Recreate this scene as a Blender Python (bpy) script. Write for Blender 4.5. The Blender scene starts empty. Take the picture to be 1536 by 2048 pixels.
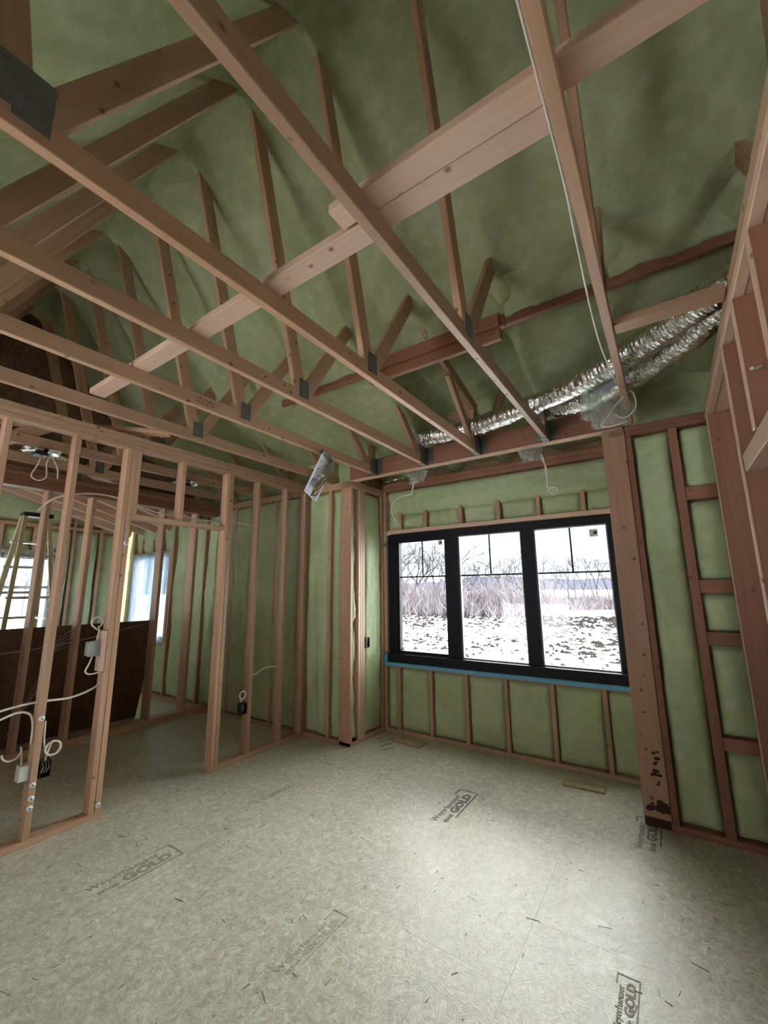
import bpy, bmesh, math, random
from mathutils import Vector, Matrix, noise
PI = math.pi
R = random.Random(7)
SC = bpy.context.scene
COL = SC.collection

# ------------------------------------------------------------ camera
yaw, pit, rol = math.radians(-34.089), math.radians(10.703), math.radians(-0.5356)
fwd = Vector((math.sin(yaw)*math.cos(pit), math.cos(yaw)*math.cos(pit), math.sin(pit)))
rgt = Vector((math.cos(yaw), -math.sin(yaw), 0)); upv = rgt.cross(fwd)
r2 = rgt*math.cos(rol)+upv*math.sin(rol); u2 = upv*math.cos(rol)-rgt*math.sin(rol)
cd = bpy.data.cameras.new('camera'); cam = bpy.data.objects.new('camera', cd); COL.objects.link(cam)
cd.sensor_fit = 'VERTICAL'; cd.sensor_height = 36; cd.lens = 826.5/2048*36; cd.clip_end = 900; cd.clip_start = 0.02
cam.matrix_world = Matrix(((r2.x,u2.x,-fwd.x,0),(r2.y,u2.y,-fwd.y,0),(r2.z,u2.z,-fwd.z,1.55),(0,0,0,1)))
SC.camera = cam
# ------------------------------------------------------------ world, light, exposure
W = bpy.data.worlds.new('World'); SC.world = W; W.use_nodes = True
wn = W.node_tree.nodes; wl = W.node_tree.links
bg = wn['Background']; bg.inputs['Strength'].default_value = 1.0
tc = wn.new('ShaderNodeTexCoord'); sx = wn.new('ShaderNodeSeparateXYZ'); wr = wn.new('ShaderNodeValToRGB')
wl.new(tc.outputs['Generated'], sx.inputs[0]); wl.new(sx.outputs['Z'], wr.inputs[0]); wl.new(wr.outputs[0], bg.inputs['Color'])
wr.color_ramp.elements[0].color = (.86,.91,1,1); wr.color_ramp.elements[0].position = 0
wr.color_ramp.elements[1].color = (1,1,1,1); wr.color_ramp.elements[1].position = .6
def portal(x, y, z, sx_, sz, rotz):
    l = bpy.data.lights.new('opening_portal', 'AREA'); l.shape = 'RECTANGLE'; l.size = sx_; l.size_y = sz
    l.cycles.is_portal = True
    o = bpy.data.objects.new('opening_portal', l); COL.objects.link(o)
    o.location = (x,y,z); o.rotation_euler = (PI/2, 0, rotz)   # points along -Y at rotz 0
    return o
portal(-1.57, 4.36, 1.5, 2.4, 1.45, 0)
portal(-2.65, -1.72, 1.35, 1.5, 1.9, PI)  # rear portals sit on unseen openings added for fill
portal(-7.0, 3.72, 1.45, 1.3, 1.4, 0)
portal(-8.1, 1.55, 1.5, 2.0, 1.4, PI/2)
portal(-6.55, -1.72, 1.25, 1.3, 1.9, PI)
portal(2.6, -1.72, 1.45, 1.0, 1.3, PI)
sd = bpy.data.lights.new('overcast_sun', 'SUN'); sd.energy = 21; sd.angle = math.radians(135); sd.color = (1,.985,.96)
so = bpy.data.objects.new('overcast_sun', sd); COL.objects.link(so); so.location = (3, 12, 9)
so.rotation_euler = Vector((-.46,-.74,-.48)).to_track_quat('-Z','Y').to_euler()
SC.view_settings.view_transform = 'Standard'; SC.view_settings.look = 'None'
SC.view_settings.gamma = 1; SC.view_settings.exposure = 1.5; SC.view_settings.use_curve_mapping = False
SC.cycles.max_bounces = 14; SC.cycles.diffuse_bounces = 8; SC.cycles.transparent_max_bounces = 16
SC.cycles.sample_clamp_indirect = 6; SC.cycles.use_denoising = True; SC.cycles.caustics_reflective = False

# ------------------------------------------------------------ materials
class NT:
    def __init__(s, name):
        s.m = bpy.data.materials.new(name); s.m.use_nodes = True
        s.t = s.m.node_tree; s.n = s.t.nodes; s.b = s.n['Principled BSDF']; s.o = s.n['Material Output']
    def add(s, typ, ins={}, **kw):
        n = s.n.new(typ)
        for k, v in kw.items(): setattr(n, k, v)
        for k, v in ins.items(): s.put(n.inputs[k], v)
        return n
    def put(s, sock, v):
        if isinstance(v, bpy.types.NodeSocket): s.t.links.new(v, sock)
        elif isinstance(v, bpy.types.Node): s.t.links.new(v.outputs[0], sock)
        else: sock.default_value = v
    def set(s, **kw):
        for k, v in kw.items(): s.put(s.b.inputs[k.replace('_', ' ')], v)
    def ramp(s, fac, stops):
        n = s.add('ShaderNodeValToRGB', {0: fac}); e = n.color_ramp.elements
        while len(e) > len(stops): e.remove(e[-1])
        while len(e) < len(stops): e.new(1)
        for el, (p, c) in zip(e, stops):
            el.position = p; el.color = (c[0], c[1], c[2], 1) if hasattr(c, '__len__') else (c, c, c, 1)
        return n.outputs[0]
    def noise(s, vec, scale, detail=3, rough=.5):
        return s.add('ShaderNodeTexNoise', {'Vector': vec, 'Scale': scale, 'Detail': detail, 'Roughness': rough}).outputs[0]
    def mul(s, vec, v):
        return s.add('ShaderNodeVectorMath', {0: vec, 1: v}, operation='MULTIPLY').outputs[0]
    def vadd(s, a, b):
        return s.add('ShaderNodeVectorMath', {0: a, 1: b}, operation='ADD').outputs[0]
    def math(s, op, a, b=0.0):
        return s.add('ShaderNodeMath', {0: a, 1: b}, operation=op).outputs[0]
    def mix(s, f, a, b, bl='MIX'):
        n = s.add('ShaderNodeMix', data_type='RGBA', blend_type=bl)
        s.put(n.inputs[0], f); s.put(n.inputs[6], a); s.put(n.inputs[7], b); return n.outputs[2]
    def bump(s, h, strength, dist=.01):
        s.put(s.b.inputs['Normal'], s.add('ShaderNodeBump', {'Height': h, 'Strength': strength, 'Distance': dist}).outputs[0])
def c4(c): return (c[0], c[1], c[2], 1)

def wood(name, lo, hi, knot=(.10,.05,.03), rough=.52):
    n = NT(name); co = n.add('ShaderNodeTexCoord').outputs['Object']
    rnd = n.add('ShaderNodeObjectInfo').outputs['Random']
    off = n.add('ShaderNodeCombineXYZ', {0: n.math('MULTIPLY', rnd, 37.), 1: n.math('MULTIPLY', rnd, 11.), 2: n.math('MULTIPLY', rnd, 23.)}).outputs[0]
    v = n.vadd(co, off)
    g = n.noise(n.mul(v, (1.2, 28, 28)), 1.6, 4, .6)
    g2 = n.noise(n.mul(v, (.8, 5, 5)), 1.5, 2)
    f = n.math('ADD', n.math('MULTIPLY', g, .6), n.math('MULTIPLY', g2, .4))
    col = n.ramp(f, [(.28, lo), (.72, hi)])
    kd = n.add('ShaderNodeTexVoronoi', {'Vector': n.mul(v, (.8, 1, 1)), 'Scale': 9.5}).outputs['Distance']
    km = n.ramp(kd, [(.05, .9), (.13, 0)])
    col = n.mix(km, col, c4(knot))
    tint = n.ramp(rnd, [(0, (.80,.76,.74)), (.5, (.97,.94,.92)), (1, (1.08,1.0,.94))])
    n.set(Base_Color=n.mix(1., col, tint, 'MULTIPLY'), Roughness=rough)
    n.b.inputs['Specular IOR Level'].default_value = .45
    n.bump(g, .15, .004)
    return n.m
M = {}
M['wood'] = wood('spruce_lumber', (.39,.24,.155), (.55,.375,.255))
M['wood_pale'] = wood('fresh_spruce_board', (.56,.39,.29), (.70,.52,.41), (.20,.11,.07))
M['wood_red'] = wood('laminated_header_wood', (.235,.105,.065), (.33,.16,.10), (.12,.05,.03))
M['wood_post'] = wood('stained_post_wood', (.35,.205,.135), (.48,.30,.205), (.10,.04,.03))
def foam(name, a, b, stretch=(1,1,1), tex=1.0):
    n = NT(name); co = n.add('ShaderNodeTexCoord').outputs['Object']
    big = n.noise(n.mul(co, stretch), 2.2, 3)
    fine = n.noise(co, 55*tex, 3, .6); mid = n.noise(n.mul(co, stretch), 11*tex, 3)
    col = n.ramp(big, [(.3, a), (.7, b)])
    col = n.mix(n.ramp(mid, [(.45, 0), (.8, .35)]), col, (.62,.70,.46,1))
    n.set(Base_Color=col, Roughness=.5); n.b.inputs['Specular IOR Level'].default_value = .35
    n.bump(n.math('ADD', n.math('MULTIPLY', fine, .35), mid), .55, .012)
    return n.m
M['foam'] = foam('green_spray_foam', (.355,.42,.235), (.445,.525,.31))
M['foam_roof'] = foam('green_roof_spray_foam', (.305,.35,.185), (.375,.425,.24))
def osb(name, a, b, c, rough=.6, k=1.0, bump=.3):
    n = NT(name); co = n.add('ShaderNodeTexCoord').outputs['Object']
    warp = n.vadd(co, n.mul(n.add('ShaderNodeTexNoise', {'Vector': co, 'Scale': 9.}).outputs['Color'], (.05,.05,.05)))
    cols = []
    for sc, sd in ((22*k, 0.), (34*k, 5.3)):
        v = n.add('ShaderNodeTexVoronoi', {'Vector': n.vadd(warp, (sd, sd, 0)), 'Scale': sc})
        ang = n.math('MULTIPLY', n.add('ShaderNodeSeparateColor', {0: v.outputs['Color']}).outputs[0], 6.28)
        rot = n.add('ShaderNodeVectorRotate', {'Vector': co, 'Angle': ang}, rotation_type='Z_AXIS').outputs[0]
        cols.append((n.noise(n.mul(rot, (9*k, 105*k, 30)), 1., 2), n.add('ShaderNodeSeparateColor', {0: v.outputs['Color']}).outputs[1]))
    f = n.math('ADD', n.math('MULTIPLY', cols[0][0], .5), n.math('MULTIPLY', cols[1][0], .5))
    cell = n.math('ADD', n.math('MULTIPLY', cols[0][1], .5), n.math('MULTIPLY', cols[1][1], .5))
    f2 = n.math('ADD', n.math('MULTIPLY', f, .82), n.math('MULTIPLY', cell, .18))
    col = n.ramp(f2, [(.36, a), (.5, b), (.64, c)])
    big = n.noise(co, 1.4, 4)
    col = n.mix(1., col, n.ramp(big, [(.3, (.86,.86,.86)), (.7, (1.08,1.08,1.06))]), 'MULTIPLY')
    n.set(Base_Color=col, Roughness=n.ramp(cell, [(.2, rough-.05), (.8, rough+.06)]))
    n.bump(f, bump, .003)
    return n.m
M['subfloor'] = osb('subfloor_strand_board', (.37,.355,.28), (.51,.49,.40), (.68,.655,.555), .45, 1.25, .5)
M['osb_dark'] = osb('dark_strand_board', (.07,.035,.018), (.12,.06,.033), (.18,.10,.055), .7, .8)
M['osb_tan2'] = osb('brown_strand_board', (.15,.085,.045), (.24,.145,.08), (.32,.20,.12), .7, .6)
M['osb_tan'] = osb('tan_strand_board', (.26,.17,.09), (.36,.25,.14), (.44,.33,.20), .7, .8)
def plain(name, col, rough=.5, metal=0., spec=.5):
    n = NT(name); co = n.add('ShaderNodeTexCoord').outputs['Object']
    f = n.noise(co, 14., 3)
    n.set(Base_Color=n.mix(1., c4(col), n.ramp(f, [(.3, .88), (.7, 1.08)]), 'MULTIPLY'), Roughness=rough, Metallic=metal)
    n.b.inputs['Specular IOR Level'].default_value = spec
    return n.m
M['black'] = plain('black_window_paint', (.006,.007,.012), .5, 0, .2)
M['black_plastic'] = plain('black_plastic', (.012,.012,.012), .45)
M['gray_plastic'] = plain('gray_plastic_box', (.30,.33,.33), .5)
M['pale_plastic'] = plain('pale_box_cover', (.55,.56,.48), .5)
M['shaded_cable'] = plain('shaded_cable_sheath', (.30,.27,.23), .6)  # white sheath darkened in colour for the cables hanging in shade
M['white_cable'] = plain('white_cable_sheath', (.72,.68,.60), .45)
M['copper'] = plain('bare_wire', (.6,.55,.5), .35, .6)
M['zinc'] = plain('zinc_plate', (.20,.215,.215), .5, .75)
M['tape'] = plain('blue_flashing_tape', (.11,.42,.66), .5)
M['white'] = plain('white_enamel', (.82,.85,.90), .4)
M['yellow'] = plain('yellow_fiberglass', (.58,.54,.34), .45)
M['alu'] = plain('ladder_aluminium', (.62,.62,.60), .4, .8)
M['gasket'] = plain('glazing_gasket', (.35,.37,.38), .5)
M['ink'] = plain('gray_panel_print', (.135,.135,.125), .8)
M['ink_faint'] = plain('worn_panel_print', (.29,.28,.235), .8)
M['ink_ghost'] = plain('ghost_panel_print', (.40,.39,.32), .8)
M['sheet_ink'] = plain('label_ink', (.02,.02,.02), .6)
M['orange'] = plain('orange_sticker_print', (.75,.22,.10), .5)
M['debris'] = plain('wood_chips', (.16,.13,.09), .8)
M['scrap'] = osb('scrap_board', (.30,.23,.14), (.40,.32,.20), (.48,.40,.27), .6)
M['pocket'] = plain('stain', (.05,.025,.018), .85)
def foil():
    n = NT('silver_foil'); co = n.add('ShaderNodeTexCoord').outputs['Object']
    v = n.add('ShaderNodeTexVoronoi', {'Vector': co, 'Scale': 42.}).outputs['Distance']
    f = n.noise(co, 60., 4, .65)
    n.set(Base_Color=(.80,.79,.77,1), Metallic=1., Roughness=.16)
    n.bump(n.math('ADD', v, f), .45, .012); return n.m
M['foil'] = foil()
def glass():
    n = NT('window_glass'); n.n.remove(n.b)
    t = n.add('ShaderNodeBsdfTransparent', {'Color': (.93,.96,.96,1)}); g = n.add('ShaderNodeBsdfGlossy', {'Roughness': .02})
    fr = n.add('ShaderNodeFresnel', {'IOR': 1.45})
    mx = n.add('ShaderNodeMixShader', {0: n.math('MULTIPLY', fr.outputs[0], .8), 1: t.outputs[0], 2: g.outputs[0]})
    n.put(n.o.inputs[0], mx.outputs[0]); return n.m
M['glass'] = glass()
def poly(name, clear, tint, milky):
    n = NT(name); n.n.remove(n.b); co = n.add('ShaderNodeTexCoord').outputs['Object']
    wv = n.noise(n.mul(co, (14, 14, 2.2)), 1.3, 4, .6)
    bp = n.add('ShaderNodeBump', {'Height': wv, 'Strength': .8, 'Distance': .03}).outputs[0]
    t = n.add('ShaderNodeBsdfTransparent', {'Color': c4(tint)}); g = n.add('ShaderNodeBsdfGlossy', {'Roughness': .18, 'Normal': bp})
    d = n.add('ShaderNodeBsdfDiffuse', {'Color': c4(milky)}); tr = n.add('ShaderNodeBsdfTranslucent', {'Color': c4(milky)})
    dd = n.add('ShaderNodeMixShader', {0: .5, 1: d.outputs[0], 2: tr.outputs[0]})
    m1 = n.add('ShaderNodeMixShader', {0: .14, 1: dd.outputs[0], 2: g.outputs[0]})
    fac = n.ramp(wv, [(.3, clear+.18), (.7, clear-.18)])
    m2 = n.add('ShaderNodeMixShader', {0: fac, 1: m1.outputs[0], 2: t.outputs[0]})
    n.put(n.o.inputs[0], m2.outputs[0]); return n.m
M['poly'] = poly('clear_polyethylene', .55, (.93,.96,.94), (.55,.62,.55))
M['poly_window'] = poly('window_masking_film', .42, (.70,.80,.92), (.34,.44,.56))
def snow():
    n = NT('snow'); co = n.add('ShaderNodeTexCoord').outputs['Object']
    f = n.noise(co, .8, 6, .7)
    n.set(Base_Color=n.ramp(f, [(.30, (.55,.56,.60)), (.46, (.86,.88,.92))]), Roughness=.7); return n.m
M['snow'] = snow()
M['bark'] = plain('winter_bark', (.065,.058,.062), .9, 0, .1)
M['twig'] = plain('winter_twigs', (.20,.17,.185), .9, 0, .1)
M['clod'] = plain('dark_field_stubble', (.03,.026,.026), .9, 0, .1)
M['hill'] = plain('distant_woods', (.25,.25,.31), .95, 0, .05)

# ------------------------------------------------------------ helpers
LOC = {}
def link(name, me, mat=None, parent=None, mw=None):
    o = bpy.data.objects.new(name, me); COL.objects.link(o)
    if me is not None and mat is not None and len(me.materials) == 0: me.materials.append(mat)
    if mw is not None: o.matrix_world = mw
    if parent is not None:
        o.parent = parent; o.matrix_parent_inverse = LOC.get(parent.name, Matrix()).inverted()
    LOC[o.name] = mw.copy() if mw is not None else Matrix()
    return o
def mesh(bm, name='mesh', smooth=False):
    me = bpy.data.meshes.new(name); bm.normal_update(); bm.to_mesh(me); bm.free()
    if smooth:
        for p in me.polygons: p.use_smooth = True
    return me
def obj(name, bm, mat, parent=None, smooth=False, mw=None): return link(name, mesh(bm, name, smooth), mat, parent, mw)
def tag(o, label=None, cat=None, group=None, kind=None):
    if label: o['label'] = label
    if cat: o['category'] = cat
    if group: o['group'] = group
    if kind: o['kind'] = kind
    return o
def thing(name, loc, label, cat, group=None):
    return tag(link(name, None, None, None, Matrix.Translation(loc)), label, cat, group)
def struct(name, label, loc=(0,0,0)):
    return tag(link(name, None, None, None, Matrix.Translation(loc)), label, None, None, 'structure')
def bx(bm, x0, x1, y0, y1, z0, z1):
    v = [bm.verts.new(p) for p in ((x0,y0,z0),(x1,y0,z0),(x1,y1,z0),(x0,y1,z0),(x0,y0,z1),(x1,y0,z1),(x1,y1,z1),(x0,y1,z1))]
    for f in ((0,3,2,1),(4,5,6,7),(0,1,5,4),(1,2,6,5),(2,3,7,6),(3,0,4,7)): bm.faces.new([v[i] for i in f])
def box(name, x0, x1, y0, y1, z0, z1, mat, parent=None, bev=0):
    c = Vector(((x0+x1)/2, (y0+y1)/2, (z0+z1)/2)); bm = bmesh.new()
    bx(bm, x0-c.x, x1-c.x, y0-c.y, y1-c.y, z0-c.z, z1-c.z)
    if bev: bmesh.ops.bevel(bm, geom=bm.edges[:], offset=bev, segments=1, affect='EDGES')
    return obj(name, bm, mat, parent, mw=Matrix.Translation(c))
BARS = {}
def bar(name, p0, p1, w, h, mat, parent=None, up=(0,0,1), bev=.003):
    """a sawn member from p0 to p1, its length along local X, h along up, w across"""
    p0 = Vector(p0); p1 = Vector(p1); d = p1-p0; L = d.length; x = d/L
    u = Vector(up); u = (u-x*u.dot(x)).normalized(); y = u.cross(x)
    key = (round(L,3), w, h, mat.name)
    if key not in BARS:
        bm = bmesh.new(); bx(bm, -L/2, L/2, -w/2, w/2, -h/2, h/2)
        if bev: bmesh.ops.bevel(bm, geom=bm.edges[:], offset=bev, segments=1, affect='EDGES')
        BARS[key] = mesh(bm, 'member'); BARS[key].materials.append(mat)
    c = (p0+p1)/2
    return link(name, BARS[key], None, parent, Matrix(((x.x,y.x,u.x,c.x),(x.y,y.y,u.y,c.y),(x.z,y.z,u.z,c.z),(0,0,0,1))))
def vstud(name, x0, x1, y0, y1, z0, z1, mat, parent):      # upright lumber
    return bar(name, ((x0+x1)/2,(y0+y1)/2,z0), ((x0+x1)/2,(y0+y1)/2,z1), y1-y0, x1-x0, mat, parent, (1,0,0))
def hx(name, x0, x1, y0, y1, z0, z1, mat, parent): return bar(name, (x0,(y0+y1)/2,(z0+z1)/2), (x1,(y0+y1)/2,(z0+z1)/2), y1-y0, z1-z0, mat, parent)
def hy(name, x0, x1, y0, y1, z0, z1, mat, parent): return bar(name, ((x0+x1)/2,y0,(z0+z1)/2), ((x0+x1)/2,y1,(z0+z1)/2), x1-x0, z1-z0, mat, parent)
def smooth_path(pts, n=8):
    pts = [Vector(p) for p in pts]; out = []
    for i in range(len(pts)-1):
        a, b, c, d = pts[max(i-1,0)], pts[i], pts[i+1], pts[min(i+2,len(pts)-1)]
        for k in range(n):
            t = k/n
            out.append(.5*((2*b)+(c-a)*t+(2*a-5*b+4*c-d)*t*t+(3*b-a-3*c+d)*t**3))
    return out+[pts[-1]]
def tube(bm, pts, r, seg=6, rf=None, cap=True):
    n = len(pts); prev = None; rings = []
    for i, p in enumerate(pts):
        t = (pts[min(i+1,n-1)]-pts[max(i-1,0)]).normalized()
        if prev is None:
            a = Vector((0,0,1)) if abs(t.z) < .9 else Vector((1,0,0)); u = (a-t*a.dot(t)).normalized()
        else: u = (prev-t*prev.dot(t)).normalized()
        prev = u; v = t.cross(u); ring = []
        for k in range(seg):
            an = 2*PI*k/seg; rr = r if rf is None else rf(i, k, p, an)
            ring.append(bm.verts.new(p+(u*math.cos(an)+v*math.sin(an))*rr))
        rings.append(ring)
    for i in range(n-1):
        for k in range(seg):
            bm.faces.new((rings[i][k], rings[i][(k+1)%seg], rings[i+1][(k+1)%seg], rings[i+1][k]))
    if cap: bm.faces.new(rings[0][::-1]); bm.faces.new(rings[-1])
def cable(name, pts, r, mat, parent=None, n=8):
    bm = bmesh.new(); tube(bm, smooth_path(pts, n), r, 6); return obj(name, bm, mat, parent, True)
def N3(x, y, z): return noise.noise(Vector((x, y, z)))
SEED = [0]
def foam_panel(o, u, v, nrm, su, sv, parent, base=0., bulge=.02, amp=.02, res=.03, streak=(1,1), roll=.035, mat='foam', edge=.5):
    """sprayed foam filling one stud bay: a rough pillow with rolled edges; o is a corner at the face depth"""
    SEED[0] += 1; s = SEED[0]*7.13
    o = Vector(o); u = Vector(u); v = Vector(v); nrm = Vector(nrm)
    nu = max(4, min(40, int(su/res))); nv = max(4, min(90, int(sv/res))); bm = bmesh.new(); g = []
    for j in range(nv+1):
        row = []
        for i in range(nu+1):
            a, b = i/nu, j/nv; x, y = a*su, b*sv
            e = min(x, su-x, y, sv-y)
            d = base + bulge*math.sin(PI*a)**.5*math.sin(PI*b)**.4 if 0 < a < 1 and 0 < b < 1 else base
            d += amp*(N3(x*7*streak[0]+s, y*7*streak[1], s)+.6*N3(x*17*streak[0], y*17*streak[1]+s, 3.1)+.35*N3(x*40, y*40, s))
            ei = .5+.5*N3(x*5+s, y*5, 9.)
            if e < .03: d -= roll*(1-e/.03)**2*ei*1.2
            if e < .001: d -= .03
            row.append(bm.verts.new(o+u*x+v*y+nrm*d))
        g.append(row)
    for j in range(nv):
        for i in range(nu): bm.faces.new((g[j][i], g[j][i+1], g[j+1][i+1], g[j+1][i]))
    if nrm.dot(u.cross(v)) < 0: bmesh.ops.reverse_faces(bm, faces=bm.faces[:])
    return obj('spray_foam', bm, M[mat], parent, True)
def bay(x0, x1, z0, z1, Y, parent, **k):      # foam in a wall whose room face looks toward -Y
    return foam_panel((x0-.004, Y, z0-.004), (1,0,0), (0,0,1), (0,-1,0), x1-x0+.008, z1-z0+.008, parent, **k)
def bayx(y0, y1, z0, z1, X, sgn, parent, **k):  # foam in a wall whose room face looks toward sgn*X
    return foam_panel((X, y0-.004, z0-.004), (0,1,0), (0,0,1), (sgn,0,0), y1-y0+.008, z1-z0+.008, parent, **k)

# ------------------------------------------------------------ floor
floor = struct('floor', 'gray-green strand board subfloor with printed stamps')
G = .0006
cols = [(-8.05,-6.81),(-6.81,-5.59),(-5.59,-4.37),(-4.37,-3.15),(-3.15,-1.93),(-1.93,-.71),(-.71,.51),(.51,1.73),(1.73,2.95),(2.95,4.2)]
seam = [1.2,2.4,1.6,.9,2.77,1.90,2.29,1.1,2.2,1.5]
for (a, b), s in zip(cols, seam):
    ys = [-1.7]; y = s
    while y-2.44 > -1.65: y -= 2.44
    while y < 4.25: ys.append(y); y += 2.44
    ys.append(4.3)
    for y0, y1 in zip(ys, ys[1:]):
        box('subfloor_panel', a+G/2, b-G/2, y0+G/2, y1-G/2, -.022, 0, M['subfloor'], floor)
box('underlayment', -8.05, 4.2, -1.7, 4.3, -.05, -.0225, M['osb_dark'], floor)
def text_mesh(txt, size, bold=0., sx=1.0):
    cu = bpy.data.curves.new('print', 'FONT'); cu.body = txt; cu.size = size; cu.offset = bold; cu.extrude = .0003
    cu.resolution_u = 2
    o = bpy.data.objects.new('print', cu); COL.objects.link(o)
    dg = bpy.context.evaluated_depsgraph_get(); me = bpy.data.meshes.new_from_object(o.evaluated_get(dg))
    bpy.data.objects.remove(o); return me
def stamp(x, y, L, H, mat, faint=False, ang=PI/2):
    """panel stamp reading toward +Y: maker's name, EDGE GOLD and its bracket"""
    rot = Matrix.Translation((x, y, .0009)) @ Matrix.Rotation(ang, 4, 'Z')
    for txt, ox, oy, sz, b, wid in (('Weyerhaeuser', 0, H*.62, H*.42, 0, L*.80), ('EDGE', L*.05, H*.20, H*.22, H*.006, L*.22), ('GOLD', L*.32, H*.18, H*.50, H*.022, L*.58)):
        me = text_mesh(txt, sz, b); w = max(v.co.x for v in me.vertices)
        for v in me.vertices: v.co.x *= wid/w
        link('panel_print', me, mat, floor, rot @ Matrix.Translation((ox, oy, 0)))
    bm = bmesh.new(); t = H*.055
    bx(bm, L*.22, L, 0, t, 0, .0006); bx(bm, L-t, L, t, H*.98, 0, .0006); bx(bm, L*.80, L-t, H*.98-t, H*.98, 0, .0006)
    link('print_bracket', mesh(bm), mat, floor, rot)
stamp(-1.395, 2.80, .52, .155, M['ink']); stamp(-2.605, 1.19, .47, .165, M['ink_faint'])
stamp(-2.70, 2.28, .38, .06, M['ink_faint']); stamp(-.215, 3.20, .42, .15, M['ink'])
stamp(-1.46, 1.42, .40, .09, M['ink_ghost']); stamp(-.27, 1.93, .27, .085, M['ink_faint'])
# nail heads and strand splinters scattered on the panels
bm = bmesh.new()
for i in range(420):
    x = R.uniform(-5, .3); y = R.uniform(.2, 3.4); a = R.gauss(PI/2 if i % 3 else 0, .35); L = R.uniform(.003, .017) if i % 9 else .03; w = R.uniform(.0006, .0016)
    dx, dy = math.cos(a)*L, math.sin(a)*L; px, py = -math.sin(a)*w, math.cos(a)*w; z = R.uniform(.0006, .002)
    vs = [bm.verts.new((x+sx*dx+sp*px, y+sx*dy+sp*py, zz)) for zz in (.0002, z) for sx, sp in ((-1,-1),(1,-1),(1,1),(-1,1))]
    for f in ((4,5,6,7),(0,1,5,4),(1,2,6,5),(2,3,7,6),(3,0,4,7)): bm.faces.new([vs[k] for k in f])
tag(obj('wood_splinters', bm, M['debris']), 'small dark wood splinters and nail scraps scattered over the subfloor', 'debris', None, 'stuff')
tag(bar('scrap_board', (-2.57,4.00,.008), (-2.23,3.97,.008), .17, .014, M['scrap'], None), 'thin strand board offcut on the floor below the left window pane', 'offcut')
tag(bar('scrap_board', (-.89,3.885,.008), (-.585,3.895,.008), .12, .014, M['scrap'], None), 'thin strand board offcut on the floor left of the right bay post', 'offcut')
for i, (x, y, L, a) in enumerate(((-2.66,3.80,.22,1.3),(-2.60,3.72,.16,1.2),(-2.72,3.86,.18,1.5),(-2.52,3.66,.12,1.0))):
    tag(bar('wood_strip', (x,y,.004), (x+math.cos(a)*L,y+math.sin(a)*L,.004), .018, .006, M['scrap'], None),
        'thin dark wood strip on the floor in the left corner of the window bay', 'strip', 'loose strips in the bay corner')

# ------------------------------------------------------------ back wall (main face at Y=3.53)
YB = 3.53; ZP = 2.69
wb = struct('wall_back', 'foam-filled stud wall either side of the window bay')
def studs_y(xs, parent, z0=.038, z1=ZP, Y=YB, d=.14, mat=None):
    for x in xs: vstud('stud', x-.019, x+.019, Y, Y+d, z0, z1, mat or M['wood'], parent)
hx('bottom_plate', -3.56, -2.83, YB, YB+.14, 0, .038, M['wood'], wb); hx('bottom_plate', -.31, .43, YB, YB+.14, 0, .038, M['wood_red'], wb)
hx('bottom_plate', -7.9, -3.56, YB, YB+.14, 0, .038, M['wood'], wb)
for a, b in ((-7.9,-3.5),(-3.5,-2.83),(-.15,.48)):
    m = M['wood'] if a < -1 else M['wood_red']
    hx('top_plate', a, b, YB, YB+.14, ZP, ZP+.038, m, wb); hx('top_plate', a, b, YB, YB+.14, ZP+.038, ZP+.076, m, wb)
for a, b in ((-7.9,-7.62),(-6.5,-2.83),(-.31,4.2)): box('sheathing', a, b, YB+.142, YB+.155, -.1, 3.25, M['osb_tan'], wb)
box('sheathing', -7.62, -6.5, YB+.142, YB+.155, 2.14, 3.25, M['osb_tan'], wb); box('sheathing', -7.62, -6.5, YB+.142, YB+.155, -.1, .82, M['osb_tan'], wb)
# left of the bay
studs_y([-3.14], wb)
vstud('stud', -3.56, -3.5, YB, YB+.14, .038, ZP, M['wood'], wb)
bay(-3.5, -3.159, .038, ZP, YB+.035, wb, streak=(1.4,.25)); bay(-3.121, -2.977, .038, ZP, YB+.035, wb, streak=(1.4,.25))
vstud('corner_post', -2.977, -2.83, YB, YB+.038, .002, 2.70, M['wood'], wb)
# right of the bay
vstud('corner_post', -.31, -.155, YB, YB+.115, .002, 2.755, M['wood_post'], wb)
tag(wb.children[-1], 'wide red-brown post with dark stains at its foot')
vstud('stud', -.152, -.114, YB, YB+.14, .038, ZP, M['wood_red'], wb)
bay(-.114, .116, .038, ZP, YB+.03, wb, streak=(1.3,.3))
vstud('stud', .116, .17, YB, YB+.14, .038, ZP, M['wood_red'], wb)
vstud('stud', .392, .435, YB, YB+.14, .038, ZP, M['wood_red'], wb)
zb = [(2.15,2.245),(1.51,1.60),(1.175,1.26),(.54,.615)]; zz = ZP
for z0, z1 in zb+[(.0,.038)]:
    bay(.17, .392, z1, zz, YB+.03, wb, bulge=.03, amp=.02); zz = z0
    if z0 > .1: hx('blocking', .17, .392, YB+.004, YB+.1, z0, z1, M['wood_red'], wb)
bm = bmesh.new(); rs = random.Random(3)
def blot(x, z, a, b, n):
    for k in range(n):
        cx = x+a*rs.uniform(-1,1); cz = z+b*rs.uniform(-1,1); q = rs.uniform(.25,.6)*min(a,b); ph = rs.random()*9
        bm.faces.new([bm.verts.new((max(-.306, min(-.158, cx+q*1.3*math.cos(t*PI/7)*(1+.4*N3(ph,t*.9,0)))), YB-.0008-.0004*rs.random(), cz+q*math.sin(t*PI/7)*(1+.4*N3(t*.9,ph,1)))) for t in range(14)])
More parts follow.
